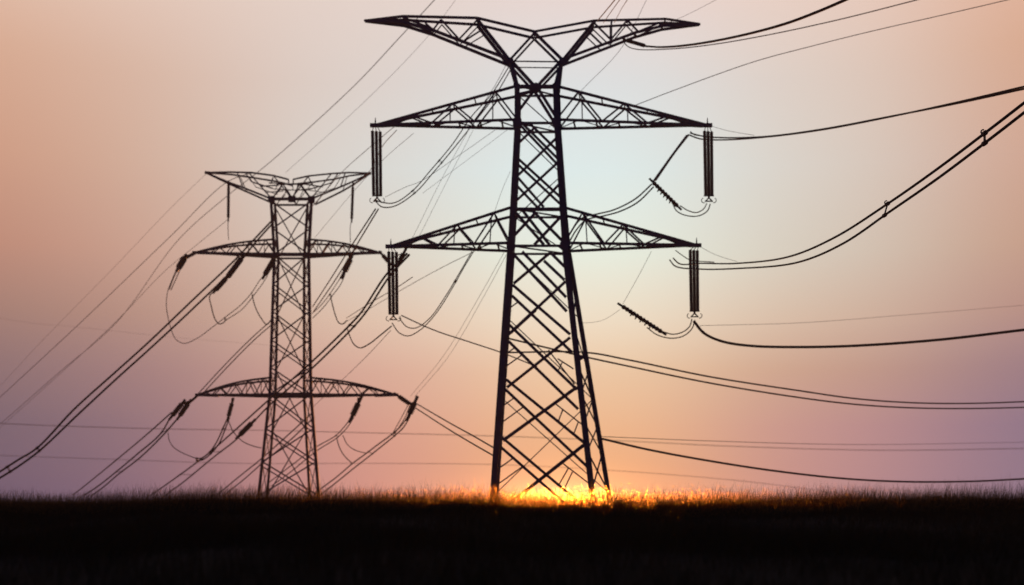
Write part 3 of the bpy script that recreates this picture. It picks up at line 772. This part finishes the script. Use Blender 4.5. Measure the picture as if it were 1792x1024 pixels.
def grass():
    def pts(n, y0, y1):
        y = y0+(y1-y0)*rng.random(n); x = (rng.random(n)*2-1)*(.37*y+9); return x, y
    xs, ys, hs, kd = [], [], [], []
    # short turf in front, meadow on the rise, then ever fewer ever taller stems, some with seed heads
    for n, y0, y1, h0, h1, pw, kind in ((110000, 15, 30, .2, .42, 1.3, 0), (360000, 24, 58, .14, .38, 1.3, 0), (165000, 37, 60, .24, .85, 3.2, 1), (58000, 37, 58, .28, .95, 2.8, 2), (3200, 37, 56, .6, 1.05, 1.3, 1)):
        x, y = pts(n, y0, y1)
        cl = .88+.16*np.sin(x*.55+2*np.sin(y*.4)+.7)+.12*np.sin(x*1.9+y*.9)
        h = (h0+(h1-h0)*rng.random(n)**pw)*cl
        xs.append(x); ys.append(y); hs.append(h); kd.append(np.full(n, kind))
    x = np.concatenate(xs); y = np.concatenate(ys); h = np.concatenate(hs); kd = np.concatenate(kd); n = len(x)
    z = ground_z(x, y)-.02
    a = rng.random(n)*2*np.pi; lean = (.10+.45*rng.random(n)**1.5)*h
    lx = np.cos(a)*lean+.06*h; ly = np.sin(a)*lean
    w = (.0018+.002*rng.random(n))*np.where(kd == 2, .8, 1); wa = rng.random(n)*2*np.pi
    seed = .6
    wx = np.cos(wa)*w; wy = np.sin(wa)*w
    V = np.empty((n, 7, 3))
    for k, (t, ww) in enumerate(((0, 1), (.4, .9), (.8, seed))):
        cx = x+lx*t**2; cy = y+ly*t**2; cz = z+h*(t-.12*t*t*(lean/h))
        V[:, 2*k] = np.stack([cx-wx*ww, cy-wy*ww, cz], -1); V[:, 2*k+1] = np.stack([cx+wx*ww, cy+wy*ww, cz], -1)
    V[:, 6] = np.stack([x+lx, y+ly, z+h*(1-.12*lean/h)], -1)
    i = (np.arange(n)*7)[:, None]
    q = np.concatenate([i+np.array([[0, 1, 3, 2]]), i+np.array([[2, 3, 5, 4]])], 1).reshape(-1)
    tr = (i+np.array([[4, 5, 6]])).reshape(-1)
    # spikelets scattered up the top of the taller stems
    idx = np.nonzero(kd > 0)[0]; idx = idx[rng.random(len(idx)) < .5]; idx = np.repeat(idx, 8); k = len(idx)
    t = .55+.47*rng.random(k); hh = h[idx]
    c = np.stack([x[idx]+lx[idx]*t**2, y[idx]+ly[idx]*t**2, z[idx]+hh*(t-.12*t*t*lean[idx]/hh)], -1)
    c += rng.normal(0, .014, (k, 3))
    u = rng.normal(0, 1, (k, 3))+np.array([.2, 0, .7]); u /= np.linalg.norm(u, axis=1)[:, None]
    v = np.cross(u, rng.normal(0, 1, (k, 3))); v /= np.linalg.norm(v, axis=1)[:, None]
    u *= (.007+.006*rng.random(k))[:, None]; v *= (.0022+.0016*rng.random(k))[:, None]
    S = np.stack([c-u, c+v, c+u, c-v], 1)
    VV = np.concatenate([V.reshape(-1, 3), S.reshape(-1, 3)])
    sq = n*7+np.arange(4*k)
    loops = np.concatenate([q, tr, sq]).astype(np.int32)
    tot = np.concatenate([np.full(2*n, 4), np.full(n, 3), np.full(k, 4)]).astype(np.int32)
    mi = np.concatenate([np.zeros(3*n), np.ones(k)]).astype(np.int32)
    st = np.concatenate([[0], np.cumsum(tot)[:-1]]).astype(np.int32)
    me = bpy.data.meshes.new('grass'); me.vertices.add(len(VV)); me.vertices.foreach_set('co', VV.reshape(-1))
    me.loops.add(len(loops)); me.loops.foreach_set('vertex_index', loops)
    me.polygons.add(len(tot)); me.polygons.foreach_set('loop_start', st); me.polygons.foreach_set('loop_total', tot)
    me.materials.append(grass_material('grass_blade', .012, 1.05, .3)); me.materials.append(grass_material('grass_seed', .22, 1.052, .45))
    me.polygons.foreach_set('material_index', mi); me.update(calc_edges=True)
    o = bpy.data.objects.new('grass', me); C.objects.link(o); o['kind'] = 'stuff'
    tag(o, 'dark meadow grass in the foreground glowing around the setting sun', 'grass')
grass()

# ------------------------------------------------------------------ haze
def haze(density):
    m = bpy.data.materials.new('evening_haze'); m.use_nodes = True
    t = m.node_tree; t.nodes.clear()
    v = t.nodes.new('ShaderNodeVolumePrincipled'); v.inputs['Color'].default_value = (.66, .74, 1, 1)
    v.inputs['Density'].default_value = density; v.inputs['Anisotropy'].default_value = .1
    o = t.nodes.new('ShaderNodeOutputMaterial'); t.links.new(v.outputs[0], o.inputs['Volume'])
    x0, x1, y0, y1, z0, z1 = -430, 430, -60, 530, -1.2, 48
    vs = [(x, y, z) for x in (x0, x1) for y in (y0, y1) for z in (z0, z1)]
    me = bpy.data.meshes.new('haze')
    me.from_pydata(vs, [], [(0,1,3,2),(4,6,7,5),(0,4,5,1),(2,3,7,6),(0,2,6,4),(1,5,7,3)]); me.materials.append(m)
    o = bpy.data.objects.new('haze', me); C.objects.link(o); o['kind'] = 'stuff'
haze(.0006)
